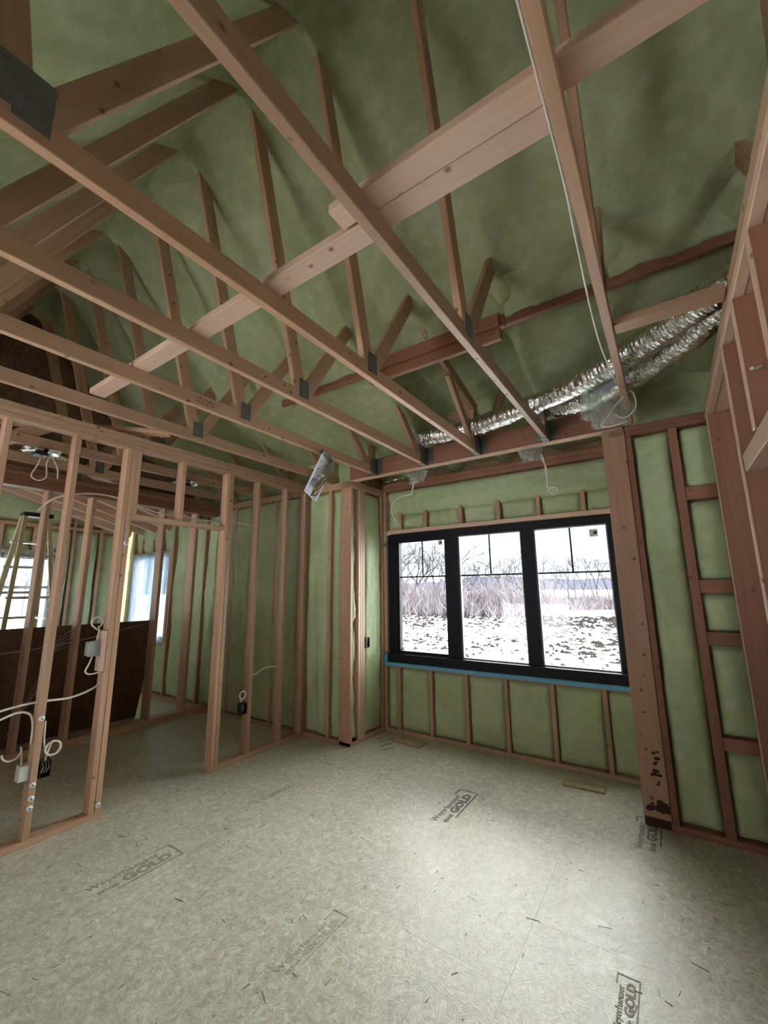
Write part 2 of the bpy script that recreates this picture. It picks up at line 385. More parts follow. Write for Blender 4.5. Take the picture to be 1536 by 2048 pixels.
for q in ((-.205,.335,.03,.02,9),(-.20,.27,.018,.012,6),(-.225,.13,.06,.03,26),(-.20,.43,.02,.045,8),(-.26,.41,.006,.008,2),(-.27,.56,.008,.008,2),(-.245,.70,.008,.008,2),(-.22,.95,.01,.008,2),(-.25,1.35,.012,.008,2),(-.19,1.75,.01,.01,2)): blot(*q)
bx(bm, -.305, -.16, YB-.0015, YB-.0005, .004, .055)
obj('water_stain', bm, M['pocket'], wb)
# left room stretch of the back wall
xs = [-5.27,-4.87,-4.46,-4.05]
studs_y([-4.87,-4.46,-4.05], wb)
pts = [-5.2,-4.87,-4.46,-4.05,-3.58]
for a, b in zip(pts, pts[1:]): bay(a+.015, b-.015, .038, ZP, YB+.0, wb, streak=(1.4,.25), bulge=.03)
# third room stretch with its film-covered window
studs_y([-5.57,-5.99,-6.42,-7.7], wb); 
for a, b in ((-5.55,-5.28),(-5.97,-5.59),(-6.4,-6.01),(-7.9,-7.72)): bay(a, b, .038, ZP, YB+.05, wb, streak=(1.4,.25), bulge=.03)
hx('header', -7.68, -6.44, YB, YB+.14, 2.16, 2.20, M['wood'], wb); hx('sill_plate', -7.68, -6.44, YB, YB+.14, .76, .80, M['wood'], wb)
for x in (-7.4,-7.05,-6.72): vstud('cripple_stud', x-.019, x+.019, YB, YB+.1, 2.2, 2.42, M['wood'], wb)
bay(-7.68, -6.44, 2.20, ZP, YB+.05, wb, bulge=.03, amp=.03); bay(-7.68, -6.44, .038, .76, YB+.05, wb)
vstud('trimmer', -7.66, -7.6, YB, YB+.14, .8, 2.16, M['wood_pale'], wb); vstud('trimmer', -6.52, -6.46, YB, YB+.14, .8, 2.16, M['wood_pale'], wb)
# foam closing the gap between the wall plates and the roof
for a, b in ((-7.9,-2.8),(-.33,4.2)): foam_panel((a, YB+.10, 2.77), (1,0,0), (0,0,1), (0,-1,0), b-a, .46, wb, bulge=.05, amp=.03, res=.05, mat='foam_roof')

# ------------------------------------------------------------ window bay
XL, XR, YW = -2.827, -.305, 4.155
wl_ = struct('wall_bay_left', 'foam-filled left return of the window bay')
hy('bottom_plate', XL-.14, XL, YB+.04, YW+.14, 0, .038, M['wood'], wl_)
hy('top_plate', XL-.14, XL, YB+.0, YW+.14, ZP+.005, ZP+.043, M['wood'], wl_); hy('top_plate', XL-.14, XL, YB+.0, YW+.14, ZP+.044, ZP+.082, M['wood'], wl_)
for y in (3.664,3.7035,3.743): vstud('stud', XL-.14, XL, y, y+.0385, .038, ZP+.004, M['wood_pale'], wl_)
vstud('stud', XL-.14, XL, YW-.038, YW, .038, ZP+.004, M['wood'], wl_)
bayx(3.568, 3.664, .038, ZP, XL-.045, 1, wl_, bulge=.01, amp=.03, streak=(1,.6))
bayx(3.782, YW-.038, .038, ZP, XL-.028, 1, wl_, bulge=.03, amp=.016, streak=(.8,.4))
box('sheathing', XL-.16, XL-.142, YB+.16, YW+.16, -.1, 3.2, M['osb_tan'], wl_)
wr_ = struct('wall_bay_right', 'right return of the window bay behind the post')
hy('bottom_plate', XR, XR+.14, YB+.12, YW+.14, 0, .038, M['wood'], wr_); hy('top_plate', XR, XR+.14, YB, YW+.14, ZP+.005, ZP+.082, M['wood'], wr_)
for y in (3.66,YW-.038): vstud('stud', XR, XR+.14, y, y+.038, .038, ZP+.004, M['wood'], wr_)
bayx(3.70, YW-.04, .038, ZP, XR+.03, -1, wr_, bulge=.03); box('sheathing', XR+.142, XR+.16, YB+.16, YW+.16, -.1, 3.2, M['osb_tan'], wr_)

ww = struct('wall_window', 'foam-filled window wall of the bay')
hx('bottom_plate', XL, XR, YW, YW+.14, 0, .038, M['wood'], ww)
hx('top_plate', XL, XR, YW, YW+.14, 2.745, 2.792, M['wood_red'], ww); hx('top_plate', XL, XR, YW, YW+.14, 2.793, 2.84, M['wood_red'], ww)
ZS, ZH = .735, 2.215
hx('sill_plate', XL, XR, YW, YW+.14, ZS-.045, ZS-.007, M['wood'], ww)
hx('head_plate', -2.76, XR, YW-.01, YW+.14, ZH, ZH+.04, M['wood_pale'], ww)
vstud('trimmer', XL, XL+.04, YW, YW+.14, ZS, ZH+.04, M['wood_pale'], ww)
vstud('stud', XL, XL+.04, YW, YW+.14, ZH+.04, 2.745, M['wood'], ww); vstud('stud', XL, XL+.04, YW, YW+.14, .038, ZS-.045, M['wood'], ww)
crb = [-2.63,-2.231,-1.825,-1.418,-.989,-.56]
for x in crb: vstud('cripple_stud', x-.019, x+.019, YW, YW+.14, .038, ZS-.045, M['wood'], ww)
e = [XL+.04]+[c for x in crb for c in (x-.019, x+.019)]+[XR]
for a, b in zip(e[::2], e[1::2]): bay(a, b, .038, ZS-.045, YW+.012, ww, streak=(1,.45), bulge=.012, amp=.014)
crt = [-2.60,-2.252,-1.814,-1.392,-.987,-.579]
for x in crt: vstud('cripple_stud', x-.019, x+.019, YW+.02, YW+.12, ZH+.04, 2.47, M['wood'], ww)
e = [XL+.04]+[c for x in crt for c in (x-.019, x+.019)]+[XR]
for a, b in zip(e[::2], e[1::2]): bay(a, b, ZH+.04, 2.46, YW+.06, ww, bulge=.035, amp=.028)
bay(XL+.04, XR, 2.44, 2.745, YW+.03, ww, bulge=.02, amp=.012, streak=(.25,1.6))
for a, b, z0, z1 in ((XL-.16,XR+.16,2.26,3.2),(XL-.16,XR+.16,-.1,.72)): box('sheathing', a, b, YW+.142, YW+.156, z0, z1, M['osb_tan'], ww)
box('sheathing', XL-.16, -2.79, YW+.142, YW+.156, .72, 2.26, M['osb_tan'], ww)

# the triple window
w1 = struct('window_1', 'black-framed triple window looking onto a snowy field', (-1.57, 4.25, ZS))
WX0, WX1, WY0, WY1, WZ0, WZ1 = -2.785, -.345, 4.20, 4.28, .755, 2.212
FR = [(-2.785,-2.66,-2.01,-1.885),(-1.985,-1.87,-1.185,-1.12),(-1.12,-1.062,-.41,-.345)]
mul = [(-2.785,-2.66),(-2.015,-1.872),(-1.187,-1.058),(-.41,-.345)]
hx('frame_head', WX0, WX1, WY0, WY1, 2.13, WZ1, M['black'], w1); hx('frame_sill', WX0, WX1, 4.157, WY1, .742, .833, M['black'], w1)
for a, b in mul: vstud('mullion', a, b, WY0, WY1, .835, 2.13, M['black'], w1)
panes = [(-2.66,-2.015),(-1.872,-1.187),(-1.058,-.41)]
for k, (a, b) in enumerate(panes):
    z0, z1 = (.855,2.115) if k == 0 else (.835,2.13)
    bm = bmesh.new()
    if k == 0:
        for q in ((a,a+.022,z0-.02,z1+.02),(b-.022,b,z0-.02,z1+.02),(a+.022,b-.022,z0-.02,z0+.012),(a+.022,b-.022,z1-.012,z1+.02)): bx(bm, q[0], q[1], WY0+.01, WY1-.01, q[2], q[3])
        sash = obj('sash', bm, M['black'], w1)
    else:
        for q in ((a,a+.012,z0,z1),(b-.012,b,z0,z1),(a+.012,b-.012,z0,z0+.012),(a+.012,b-.012,z1-.012,z1)): bx(bm, q[0], q[1], WY0+.02, WY1-.02, q[2], q[3])
        sash = obj('sash', bm, M['gasket'], w1)
    box('glass_pane', a+.008, b-.008, 4.243, 4.249, z0+.004, z1-.004, M['glass'], w1)
    hx('muntin', a+.01, b-.01, 4.232, 4.242, 1.690, 1.706, M['black'], w1); xm = (a+b)/2+.005
    vstud('muntin', xm-.008, xm+.008, 4.232, 4.242, 1.706, z1, M['black'], w1)
bm = bmesh.new(); bx(bm, XL+.002, XR, YW-.012, 4.2, ZS-.006, ZS+.002); bx(bm, XL+.002, XL+.05, YW-.012, 4.2, ZS+.002, ZS+.09); bx(bm, XL+.002, XR, YW-.014, YW-.012, ZS-.03, ZS+.002)
obj('flashing_tape', bm, M['tape'], w1)
# stickers on the glass and crank handle
def sticker(x, z, s):
    t = box('sticker', x-s, x+s, 4.238, 4.2415, z-s, z+s, M['white'], w1)
    bm = bmesh.new()
    for k in range(3): bx(bm, -s*.9+k*s*.35, -s*.7+k*s*.35, -.0008, 0, -s*.8, s*(.8-.5*k))
    obj('sticker_stripes', bm, M['orange'], t, mw=Matrix.Translation((x, 4.2379, z)))
    bm = bmesh.new(); bmesh.ops.create_circle(bm, cap_ends=True, radius=s*.5, segments=14)
    obj('sticker_disc', bm, M['sheet_ink'], t, mw=Matrix.Translation((x+s*.35, 4.2372, z+s*.05)) @ Matrix.Rotation(PI/2, 4, 'X'))
sticker(-.525, 2.055, .036); sticker(-2.10, 2.075, .026)
bm = bmesh.new(); tube(bm, smooth_path([(-2.60,4.195,.865),(-2.59,4.16,.88),(-2.56,4.15,.90),(-2.54,4.17,.84)]), .006, 6); obj('crank_handle', bm, M['black'], w1, True)
for z, nm in ((2.09,0),(.835,1)):
    bm = bmesh.new(); bx(bm, XL+.02, XL+.06, 4.16, 4.2, z-.03, z+.035); bx(bm, XL+.01, XL+.045, 4.15, 4.17, z-.02, z+.02)
    obj('hinge_bracket', bm, M['zinc'], w1)
# ------------------------------------------------------------ left partition (face X=-3.49)
XP = -3.49
wp = struct('wall_left', 'open stud partition with a framed doorway')
for z0, z1, s in ((2.702,2.738,0),(2.739,2.776,1),(2.777,2.813,2)):
    cuts = [-1.5, (1.25,2.62,1.05)[s], YB-.005]
    if s == 2: cuts = [-1.5, 1.02, 2.28, YB-.005]
    for a, b in zip(cuts, cuts[1:]): hy('top_plate', XP-.09, XP, a+.001, b-.001, z0, z1, M['wood'], wp)
hy('bottom_plate', XP-.09, XP, -1.5, 1.566, 0, .038, M['wood'], wp); hy('bottom_plate', XP-.09, XP, 2.41, YB-.005, 0, .038, M['wood'], wp)
def pst(y0, y1, z0=.038, z1=2.702, nm='stud', mat='wood'): return vstud(nm, XP-.09, XP, y0, y1, z0, z1, M[mat], wp)
for y in (-1.3,-.9,-.5,-.1,.31,.725,1.122): pst(y, y+.038)
pst(1.480, 1.5175, nm='king_stud'); pst(1.5195, 1.557, z0=.038, nm='trimmer')
pst(2.41, 2.4475, z1=2.702, nm='trimmer'); pst(2.4495, 2.487, nm='king_stud')
pst(2.787, 2.825); pst(3.18, 3.218); pst(YB-.05, YB-.01)
hy('door_header', XP-.09, XP, 1.558, 2.409, 2.13, 2.168, M['wood'], wp)
pst(1.945, 1.983, 2.168, 2.702, 'cripple_stud')
pst(1.557, 1.594, 2.168, 2.702, 'cripple_stud')
bm = bmesh.new()
for y, z in ((1.142,.745),(1.141,.352),(1.142,.274),(1.141,.218),(1.538,.085),(1.536,1.93)):
    mt = Matrix.Translation((XP+.004, y, z)) @ Matrix.Rotation(PI/2, 4, 'Y')
    o = bmesh.new(); bmesh.ops.create_cone(o, cap_ends=True, segments=14, radius1=.018, radius2=.014, depth=.008)
    c = obj('plastic_washer', o, M['white'], wp, True, mt)
    o = bmesh.new(); bmesh.ops.create_cone(o, cap_ends=True, segments=8, radius1=.006, radius2=.006, depth=.002)
    obj('screw_head', o, M['zinc'], c, False, Matrix.Translation((XP+.009, y, z)) @ Matrix.Rotation(PI/2, 4, 'Y'))

# second partition (face X=-5.25)
w2 = struct('wall_middle', 'second open stud partition beyond the doorway')
for z0, z1 in ((0,.038),(.039,.077)): hy('bottom_plate', -5.39, -5.25, -1.5, YB-.005, z0, z1, M['wood'], w2)
for z0, z1 in ((2.61,2.66),(2.661,2.71),(2.711,2.76)): hy('top_plate', -5.39, -5.25, -1.5, YB-.005, z0, z1, M['wood_red'], w2)
for y in (-1.2,-.8,-.4,0,.4,.75,1.13,1.53,1.94,2.25,2.755,3.2): vstud('stud', -5.39, -5.25, y-.019, y+.019, .077, 2.61, M['wood'], w2)
# left outer wall and its window
w3 = struct('wall_far_left', 'foam-filled outer wall with a film-covered window')
XF = -7.9
def gz(y): return 2.70+(3.53-y)*.30
for y in (3.1,2.7,2.58,.78,.38,0,-.4,-.8,-1.2): vstud('stud', XF-.14, XF, y-.019, y+.019, 0, gz(y), M['wood'], w3)
for y in (1.0,1.4,1.8,2.2): vstud('cripple_stud', XF-.14, XF, y-.019, y+.019, 2.18, 2.55, M['wood'], w3)
hy('header', XF-.14, XF+.004, .8, 2.56, 2.14, 2.18, M['wood_pale'], w3); hy('sill_plate', XF-.14, XF, .8, 2.56, .86, .90, M['wood'], w3)
hy('top_plate', XF-.14, XF+.004, -1.5, 3.53, 2.55, 2.60, M['wood'], w3)
ed = [-1.5,-1.2,-.8,-.4,0,.38,.78]; 
for a, b in zip(ed, ed[1:]): bayx(a+.02, b-.02, .03, 2.55, XF-.04, 1, w3, streak=(1.3,.3), res=.06)
for a, b in ((2.60,2.68),(2.72,3.08),(3.12,3.53)): bayx(a, b, .03, 2.55, XF-.04, 1, w3, streak=(1.3,.3), res=.05)
for a, b in ((.8,1.38),(1.42,1.78),(1.82,2.18),(2.22,2.56)): bayx(a, b, 2.18, 2.55, XF-.05, 1, w3, amp=.03, res=.05)
bayx(.8, 2.56, .03, .86, XF-.05, 1, w3, res=.08)
bm = bmesh.new(); bx(bm, XF-.16, XF-.142, -1.6, .8, -.1, 5.2); bx(bm, XF-.16, XF-.142, 2.56, 3.7, -.1, 5.2); bx(bm, XF-.16, XF-.142, .8, 2.56, -.1, .86); bx(bm, XF-.16, XF-.142, .8, 2.56, 2.18, 5.2)
obj('sheathing', bm, M['osb_tan'], w3)
foam_panel((XF-.06,-1.5,2.6), (0,1,0), (0,0,1), (1,0,0), 5.0, 1.9, w3, amp=.03, res=.08, mat='foam')
w4 = struct('window_3', 'black-framed far left window behind the ladder', (XF-.08, 1.68, .9))
bm = bmesh.new()
for q in ((.8,.9,.9,2.14),(2.46,2.56,.9,2.14),(1.63,1.73,.9,2.14)): bx(bm, XF-.12, XF-.05, q[0], q[1], q[2], q[3])
obj('frame_jambs', bm, M['black'], w4)
hy('frame_head', XF-.12, XF-.05, .8, 2.56, 2.06, 2.14, M['black'], w4); hy('frame_sill', XF-.12, XF-.05, .8, 2.56, .9, .98, M['black'], w4)
for a, b in ((.9,1.63),(1.73,2.46)):
    box('glass_pane', XF-.09, XF-.084, a-.005, b+.005, .975, 2.065, M['glass'], w4)
    hy('muntin', XF-.10, XF-.075, a, b, 1.62, 1.66, M['black'], w4)
def film(name, o, u, v, su, sv, nrm, mat, parent, amp=.02, nu=40, nv=30):
    o = Vector(o); u = Vector(u); v = Vector(v); nrm = Vector(nrm); bm = bmesh.new(); g = []
    for j in range(nv+1):
        g.append([bm.verts.new(o+u*(i/nu*su)+v*(j/nv*sv)+nrm*amp*(N3(i/nu*9+o.x, j/nv*1.6, 2.)+.5*N3(i/nu*22, j/nv*5, o.y)+1.0)) for i in range(nu+1)])
    for j in range(nv):
        for i in range(nu): bm.faces.new((g[j][i], g[j][i+1], g[j+1][i+1], g[j+1][i]))
    return obj(name, bm, mat, parent, True)
film('masking_film', (XF+.006,.78,.86), (0,1,0), (0,0,1), 1.8, 1.34, (1,0,0), M['poly'], w4, .015)
w5 = struct('window_2', 'narrow window covered with wrinkled bluish film', (-7.05, YB+.08, .8))
bm = bmesh.new()
for q in ((-7.6,-7.54,.8,2.16),(-6.58,-6.52,.8,2.16),(-7.54,-6.58,.8,.86),(-7.54,-6.58,2.1,2.16),(-7.10,-7.02,.86,2.1)): bx(bm, q[0], q[1], YB+.05, YB+.12, q[2], q[3])
obj('window_frame', bm, M['white'], w5)
for a, b in ((-7.54,-7.10),(-7.02,-6.58)): box('glass_pane', a, b, YB+.082, YB+.088, .86, 2.1, M['glass'], w5)
film('masking_film', (-7.62,YB-.006,.78), (1,0,0), (0,0,1), 1.14, 1.40, (0,-1,0), M['poly_window'], w5, .02)
# sloped board ceiling of the third room
c2 = struct('ceiling_side_room', 'sloped tan strand board roof deck with rafters')
bar('roof_deck', (-6.65, 3.32, 2.55), (-6.65, -1.5, 2.55+4.82*.30), 2.44, .015, M['osb_tan'], c2, (0,0,1), 0)
for x in (-5.75,-6.16,-6.57,-6.98,-7.39): bar('rafter', (x, 3.32, 2.50), (x, -1.5, 2.50+4.82*.30), .038, .09, M['wood_pale'], c2)

# ------------------------------------------------------------ right partition (face X=.34)
wr2 = struct('wall_right', 'brown stud partition close on the right')
XQ = .345
hy('top_plate', XQ-.004, XQ+.036, .3, YB-.005, 2.702, 2.745, M['wood_pale'], wr2); hy('top_plate', XQ+.038, XQ+.14, .3, YB-.005, 2.706, 2.745, M['wood_pale'], wr2)
hy('top_plate', XQ, XQ+.14, .3, YB-.005, 2.746, 2.815, M['wood'], wr2)
for a, b in ((2.33,2.55),(2.55,3.49)): pass
for y0, y1, z1 in ((3.42,3.46,2.702),(2.43,2.47,2.702),(2.035,2.073,2.702),(1.63,1.668,2.702),(1.22,1.258,2.702)):
    vstud('stud', XQ, XQ+.14, y0, y1, .038 if y0 > 2.2 else 2.145, z1, M['wood_red'], wr2)
    vstud('lit_edge_strip', XQ-.009, XQ-.0005, y0, y1, .038 if y0 > 2.2 else 2.145, z1-.002, M['wood_pale'], wr2)  # added pale strip, paints the stud edge as lit against the dark red side
hy('door_header', XQ, XQ+.14, .6, 2.428, 2.06, 2.143, M['wood_pale'], wr2)
hy('bottom_plate', XQ, XQ+.14, 2.3, YB-.005, 0, .038, M['wood_red'], wr2)
for p in (((.40,2.06,2.40),(.37,2.0,2.37),(.35,1.97,2.36)), ((.42,1.66,2.50),(.38,1.58,2.45),(.36,1.555,2.44),(.39,1.60,2.46))):
    tag(cable('cable_end', p, .007, M['white_cable']), 'short white cable end poking between right wall studs, %s' % ('lower one' if p[0][1] > 1.8 else 'upper one nearest the frame edge'), 'cable', 'cable ends in the right wall')
# far right, rear and gable enclosure
we = struct('wall_far_right', 'plain outer wall of the right room')
box('sheathing', 4.2, 4.22, -1.6, 3.7, -.1, 5.2, M['osb_tan'], we)
wf = struct('wall_front', 'wall behind the camera with unseen openings added for fill light')
for q in ((-8.06,-7.2,-.1,3.6),(-5.9,-3.4,-.1,3.6),(-7.2,-5.9,-.1,.3),(-7.2,-5.9,2.2,3.6),(-1.9,2.1,-.1,3.6),(3.1,4.22,-.1,3.6),(-3.4,-1.9,2.3,3.6),(-3.4,-1.9,-.1,.4),(2.1,3.1,2.1,3.6),(2.1,3.1,-.1,.8)):  # gaps left between panels are added, sized to let in fill light
    box('sheathing', q[0], q[1], -1.66, -1.6, q[2], q[3], M['osb_tan'], wf)

# ------------------------------------------------------------ roof foam
def prof(y):
    y = abs(y-1.22)
    pts = [(0,4.74),(.06,4.70),(1.0,3.70),(1.33,3.38),(2.3,3.10),(3.2,2.93),(4,2.85)]
    for (a, b), (c, d) in zip(pts, pts[1:]):
        if y <= c: return b+(d-b)*(y-a)/(c-a)
    return 2.85
TX = [-5.53,-4.92,-4.31,-3.70,-3.10,-2.487,-1.883,-1.323,-.716,-.104,.51,1.12,1.73,2.34,2.95,3.56]
def roof_z(x, y):
    d = min(abs(x-t) for t in TX); b = math.exp(-(d/.09)**2)
    z = prof(y) - .085*b*(.7+.6*N3(x*1.7, y*1.3, 8.)) - .10*math.exp(-(d/.05)**2)*math.exp(-((y-1.22)/.16)**2)
    mid = min(1, d/.3); z += .05*mid*math.exp(-((y-1.7)/.8)**2)
    lip = .085*math.exp(-((y-2.545)/.055)**2)*(.75+.9*N3(x*3.1,7,1))
    if -1.86 < x < -.74: lip = .10*math.exp(-((y-2.53)/.08)**2)+.40*max(0, min(1, (y-2.60)/.12))*max(0, min(1, (4.1-y)/.3))*min(1, (x+1.86)/.12, (-.74-x)/.12)
    z += lip
    z += .045*N3(x*2.1, y*1.1, 4.)+.03*N3(x*5.2, y*3.0, 1.)+.008*N3(x*13, y*13, 2.)
    return z
ceil = struct('ceiling', 'green spray foam under the pitched roof')
ys = []; y = -1.65
while y < 4.36: ys.append(y); y += .022 if .6 < y < 2.9 else .045
xs = []; x = -8.02
while x < 4.25: xs.append(x); x += .03 if -3.4 < x < .9 else .05
bm = bmesh.new(); g = [[bm.verts.new((x, y, roof_z(x, y)+(.25 if x < -4.75+.25*N3(y*3,1,1) and y < 1.12+.05*N3(x*4,2,2) else 0))) for x in xs] for y in ys]
for j in range(len(ys)-1):
    for i in range(len(xs)-1): bm.faces.new((g[j][i], g[j+1][i], g[j+1][i+1], g[j][i+1]))
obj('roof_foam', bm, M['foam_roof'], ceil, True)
bm = bmesh.new()
for a in (-1,):
    vs = [(-8.0,1.12,4.84),(-4.55,1.12,4.84),(-4.55,-.35,3.42),(-8.0,-.35,3.42)]
    f = [bm.verts.new(p) for p in vs]+[bm.verts.new((p[0],p[1],p[2]+.012)) for p in vs]
    bm.faces.new(f[:4]); bm.faces.new(f[4:][::-1])
    for k in range(4): bm.faces.new((f[k], f[k+4], f[(k+1)%4+4], f[(k+1)%4]))
obj('roof_deck', bm, M['osb_tan2'], ceil)
bm = bmesh.new(); pts = [(-1.3,2.9),(3.4,2.9),(3.4,3.0),(2.6,3.40),(2.2,3.78),(1.22,4.74),(.2,3.75),(-1.3,3.0)]
f = [bm.verts.new((-5.72,y,z)) for y, z in pts]+[bm.verts.new((-5.735,y,z)) for y, z in pts]; k_ = len(pts)
bm.faces.new(f[:k_]); bm.faces.new(f[k_:][::-1])
for k in range(k_): bm.faces.new((f[k], f[(k+1)%k_], f[(k+1)%k_+k_], f[k+k_]))
obj('gable_sheathing', bm, M['osb_tan2'], ceil)
# ledger along the change of slope, bare between two trusses, ragged foam lips elsewhere
for a, b in ((-2.9,-1.86),(-1.86,-1.30),(-1.30,-.72),(-.72,-.11),(-.11,.55)):
    hx('ledger_board', a+.002, b-.002, 2.535, 2.575, 3.30, 3.385, M['wood_red'], ceil)
hx('ledger_board', -1.84, -.75, 2.52, 2.56, 3.205, 3.288, M['wood_red'], ceil); hx('ledger_board', -1.84, -.75, 2.50, 2.533, 3.29, 3.385, M['wood_red'], ceil)

for a, b in ((-2.9,-1.86),(-.71,-.12),(-.09,.55)):
    bm = bmesh.new(); n = int((b-a)/.02); g = []
    for i in range(n+1):
        x = a+(b-a)*i/n; lo = 3.352+.022*N3(x*6,1,4)+.012*N3(x*23,2,4); hi = 3.325+.012*N3(x*5,9,4)+.008*N3(x*21,3,4)
        g.append([bm.verts.new(p) for p in ((x,2.36,3.53),(x,2.46,3.455),(x,2.515+.006*N3(x*30,0,0),lo+.02),(x,2.522,lo),(x,2.536,lo+.004))])
    for i in range(n):
        for j in range(4): bm.faces.new((g[i][j], g[i+1][j], g[i+1][j+1], g[i][j+1]))
    obj('foam_lip', bm, M['foam_roof'], ceil, True)
# ------------------------------------------------------------ trusses
P1, P2, YR = .21, 1.82, 1.22
def truss(x, ye, label, heel=True, chord='wood', plates=True):
    t = thing('roof_truss', (x, ye, 2.77), label, 'truss', 'roof trusses running toward the window wall')
    W_ = .0385
    yn = -1.45
    bar('bottom_chord', (x, yn, 2.8145), (x, ye, 2.8145), W_, .089, M[chord], t)
    for s in (1, -1):
        f = lambda y: 2*YR-y if s < 0 else y
        yk = 2.55; xo = x
        bar('top_chord', (x, YR, 4.86), (x, f(yk), 3.47), W_, .089, M['wood'], t)
        bar('top_chord', (x, f(yk), 3.47), (x, f(3.5), 3.21), W_, .089, M['wood'], t)
        bar('web', (x, (P2 if s > 0 else P1)-.03*s, 2.86), (x, YR+(.06 if s > 0 else .02), 4.80), W_, .089, M['wood'], t, (0,1,0))
        bar('web', (x, (P2 if s > 0 else P1)+.03*s, 2.86), (x, f(2.40), 3.75), W_, .089, M['wood'], t, (0,1,0))
        if heel:
            bar('heel_post', (x, f(3.45) if s > 0 else yn+.05, 2.86), (x, f(3.45) if s > 0 else yn+.05, 3.17), W_, .089, M['wood'], t, (0,1,0))
            if heel != 'post' : bar('web', (x, f(3.36), 2.87), (x, f(2.92), 3.31), W_, .075, M['wood'], t, (0,1,0))
    if plates:
        for y in (P1+.01, P2):
            for sx in (-1, 1):
                c = plate(x+sx*(W_/2+.0012), y, 2.868, .085, .125, t)
    return t
PL = {}
def plate(x, y, z, ly, lz, parent, rot=0.):
    """toothed zinc connector plate with pressed ribs"""
    if (ly, lz) not in PL:
        bm = bmesh.new(); bx(bm, -.001, .001, -ly/2, ly/2, -lz/2, lz/2)
        for k in range(4):
            zc = -lz/2+lz*(k+.5)/4; bx(bm, -.0028, .0028, -ly*.45, ly*.45, zc-lz*.035, zc+lz*.035)
        PL[(ly, lz)] = mesh(bm); PL[(ly, lz)].materials.append(M['zinc'])
    return link('connector_plate', PL[(ly, lz)], None, parent, Matrix.Translation((x, y, z)) @ Matrix.Rotation(rot, 4, 'X'))
T = {}
T['F'] = truss(-.104, 3.505, 'roof truss nearest the right wall, white cable along its chord', 'post')
T['B'] = truss(-.716, 3.505, 'roof truss second from the right wall', 'post')
T['A'] = truss(-1.323, 3.505, 'roof truss third from the right wall, over the middle of the window')
T['C'] = truss(-1.883, 3.505, 'roof truss fourth from the right wall')
T['D'] = truss(-2.487, 3.505, 'roof truss carrying the white light fixture plate')
T['E'] = truss(-3.10, 3.60, 'roof truss just right of the left partition')
for x, l in ((-3.70,'roof truss just beyond the left partition'),(-4.31,'roof truss over the middle of the second room'),(-4.92,'roof truss before the second partition'),(-5.50,'leftmost roof truss above the second partition')):
    truss(x, 3.60, l)
truss(.51, 3.60, 'roof truss above the right partition', False, plates=False)
bm = bmesh.new(); rs = random.Random(11)
for k in range(16):
    y = 1.425+.14*(k % 8)/8+rs.uniform(0,.012); z = (2.80 if k < 8 else 2.825)+rs.uniform(-.006,.006); a = rs.uniform(-.6,.6); L_ = rs.uniform(.007,.014)
    ring = [(y+L_*math.sin(a)*q+w*math.cos(a), z+L_*math.cos(a)*q-w*math.sin(a)) for q, w in ((-1,-.0022),(1,-.0022),(1,.0022),(-1,.0022))]
    bm.faces.new([bm.verts.new((-2.487+.0197, p[0], p[1])) for p in ring])
obj('crayon_scrawl', bm, M['pocket'], T['D'])
bm = bmesh.new()
for k in range(3): bx(bm, -3.0808, -3.0804, 2.82+.035*k, 2.824+.035*k, 2.785, 2.84)
obj('tally_marks', bm, M['sheet_ink'], T['E'])
for k in ('A',):
    plate(-1.323+.0215, .165, 2.90, .19, .15, T[k])
# ------------------------------------------------------------ girder beam with hangers
gb = thing('girder_beam', (-1.57, 3.55, 2.77), 'two-ply red-brown girder beam carrying the trusses above the window bay', 'beam')
hx('beam_ply', -2.85, -.16, 3.53, 3.568, 2.772, 2.955, M['wood_red'], gb); hx('beam_ply', -2.85, -.16, 3.570, 3.608, 2.772, 2.955, M['wood_red'], gb)
hx('beam_edge_strip', -2.85, -.16, 3.528, 3.61, 2.762, 2.771, M['wood_pale'], gb)
for x in (-.104-.6135+.001, -1.323, -1.883, -2.487, -.104):
    if x > -.15: continue
    bm = bmesh.new()
    bx(bm, x-.024, x-.0205, 3.40, 3.53, 2.775, 2.93); bx(bm, x+.0205, x+.024, 3.40, 3.53, 2.775, 2.93)
    bx(bm, x-.024, x+.024, 3.42, 3.53, 2.764, 2.7695)
    for s in (-1, 1): bx(bm, x+s*.024 if s > 0 else x-.085, x+.085 if s > 0 else x-.024, 3.526, 3.5295, 2.79, 2.94)
    for k in range(5):
        for s in (-1, 1):
            a, b = (x+.03, x+.08) if s > 0 else (x-.08, x-.03); bx(bm, a, b, 3.522, 3.526, 2.80+k*.028, 2.812+k*.028)
    obj('joist_hanger', bm, M['zinc'], gb)
# small truss over the bay behind the girder
bt = thing('bay_truss', (-1.3, 3.80, 2.95), 'small brown truss webs above the window bay behind the girder', 'truss')
hx('bottom_chord', -2.7, -.3, 3.78, 3.818, 2.845, 2.93, M['wood'], bt)
for a, b, zt in ((-1.40,-1.60,3.66),(-1.36,-1.10,3.58),(-2.1,-2.4,3.2),(-2.04,-1.80,3.2)):
    bar('web', (a,3.80,2.95), (b,3.80,zt), .038, .07, M['wood'], bt, (1,0,0))
vstud('web', -1.50, -1.44, 3.81, 3.848, 2.93, 3.36, M['wood'], bt)
hx('web_block', -2.0, -1.62, 3.82, 3.86, 3.31, 3.40, M['wood'], bt)
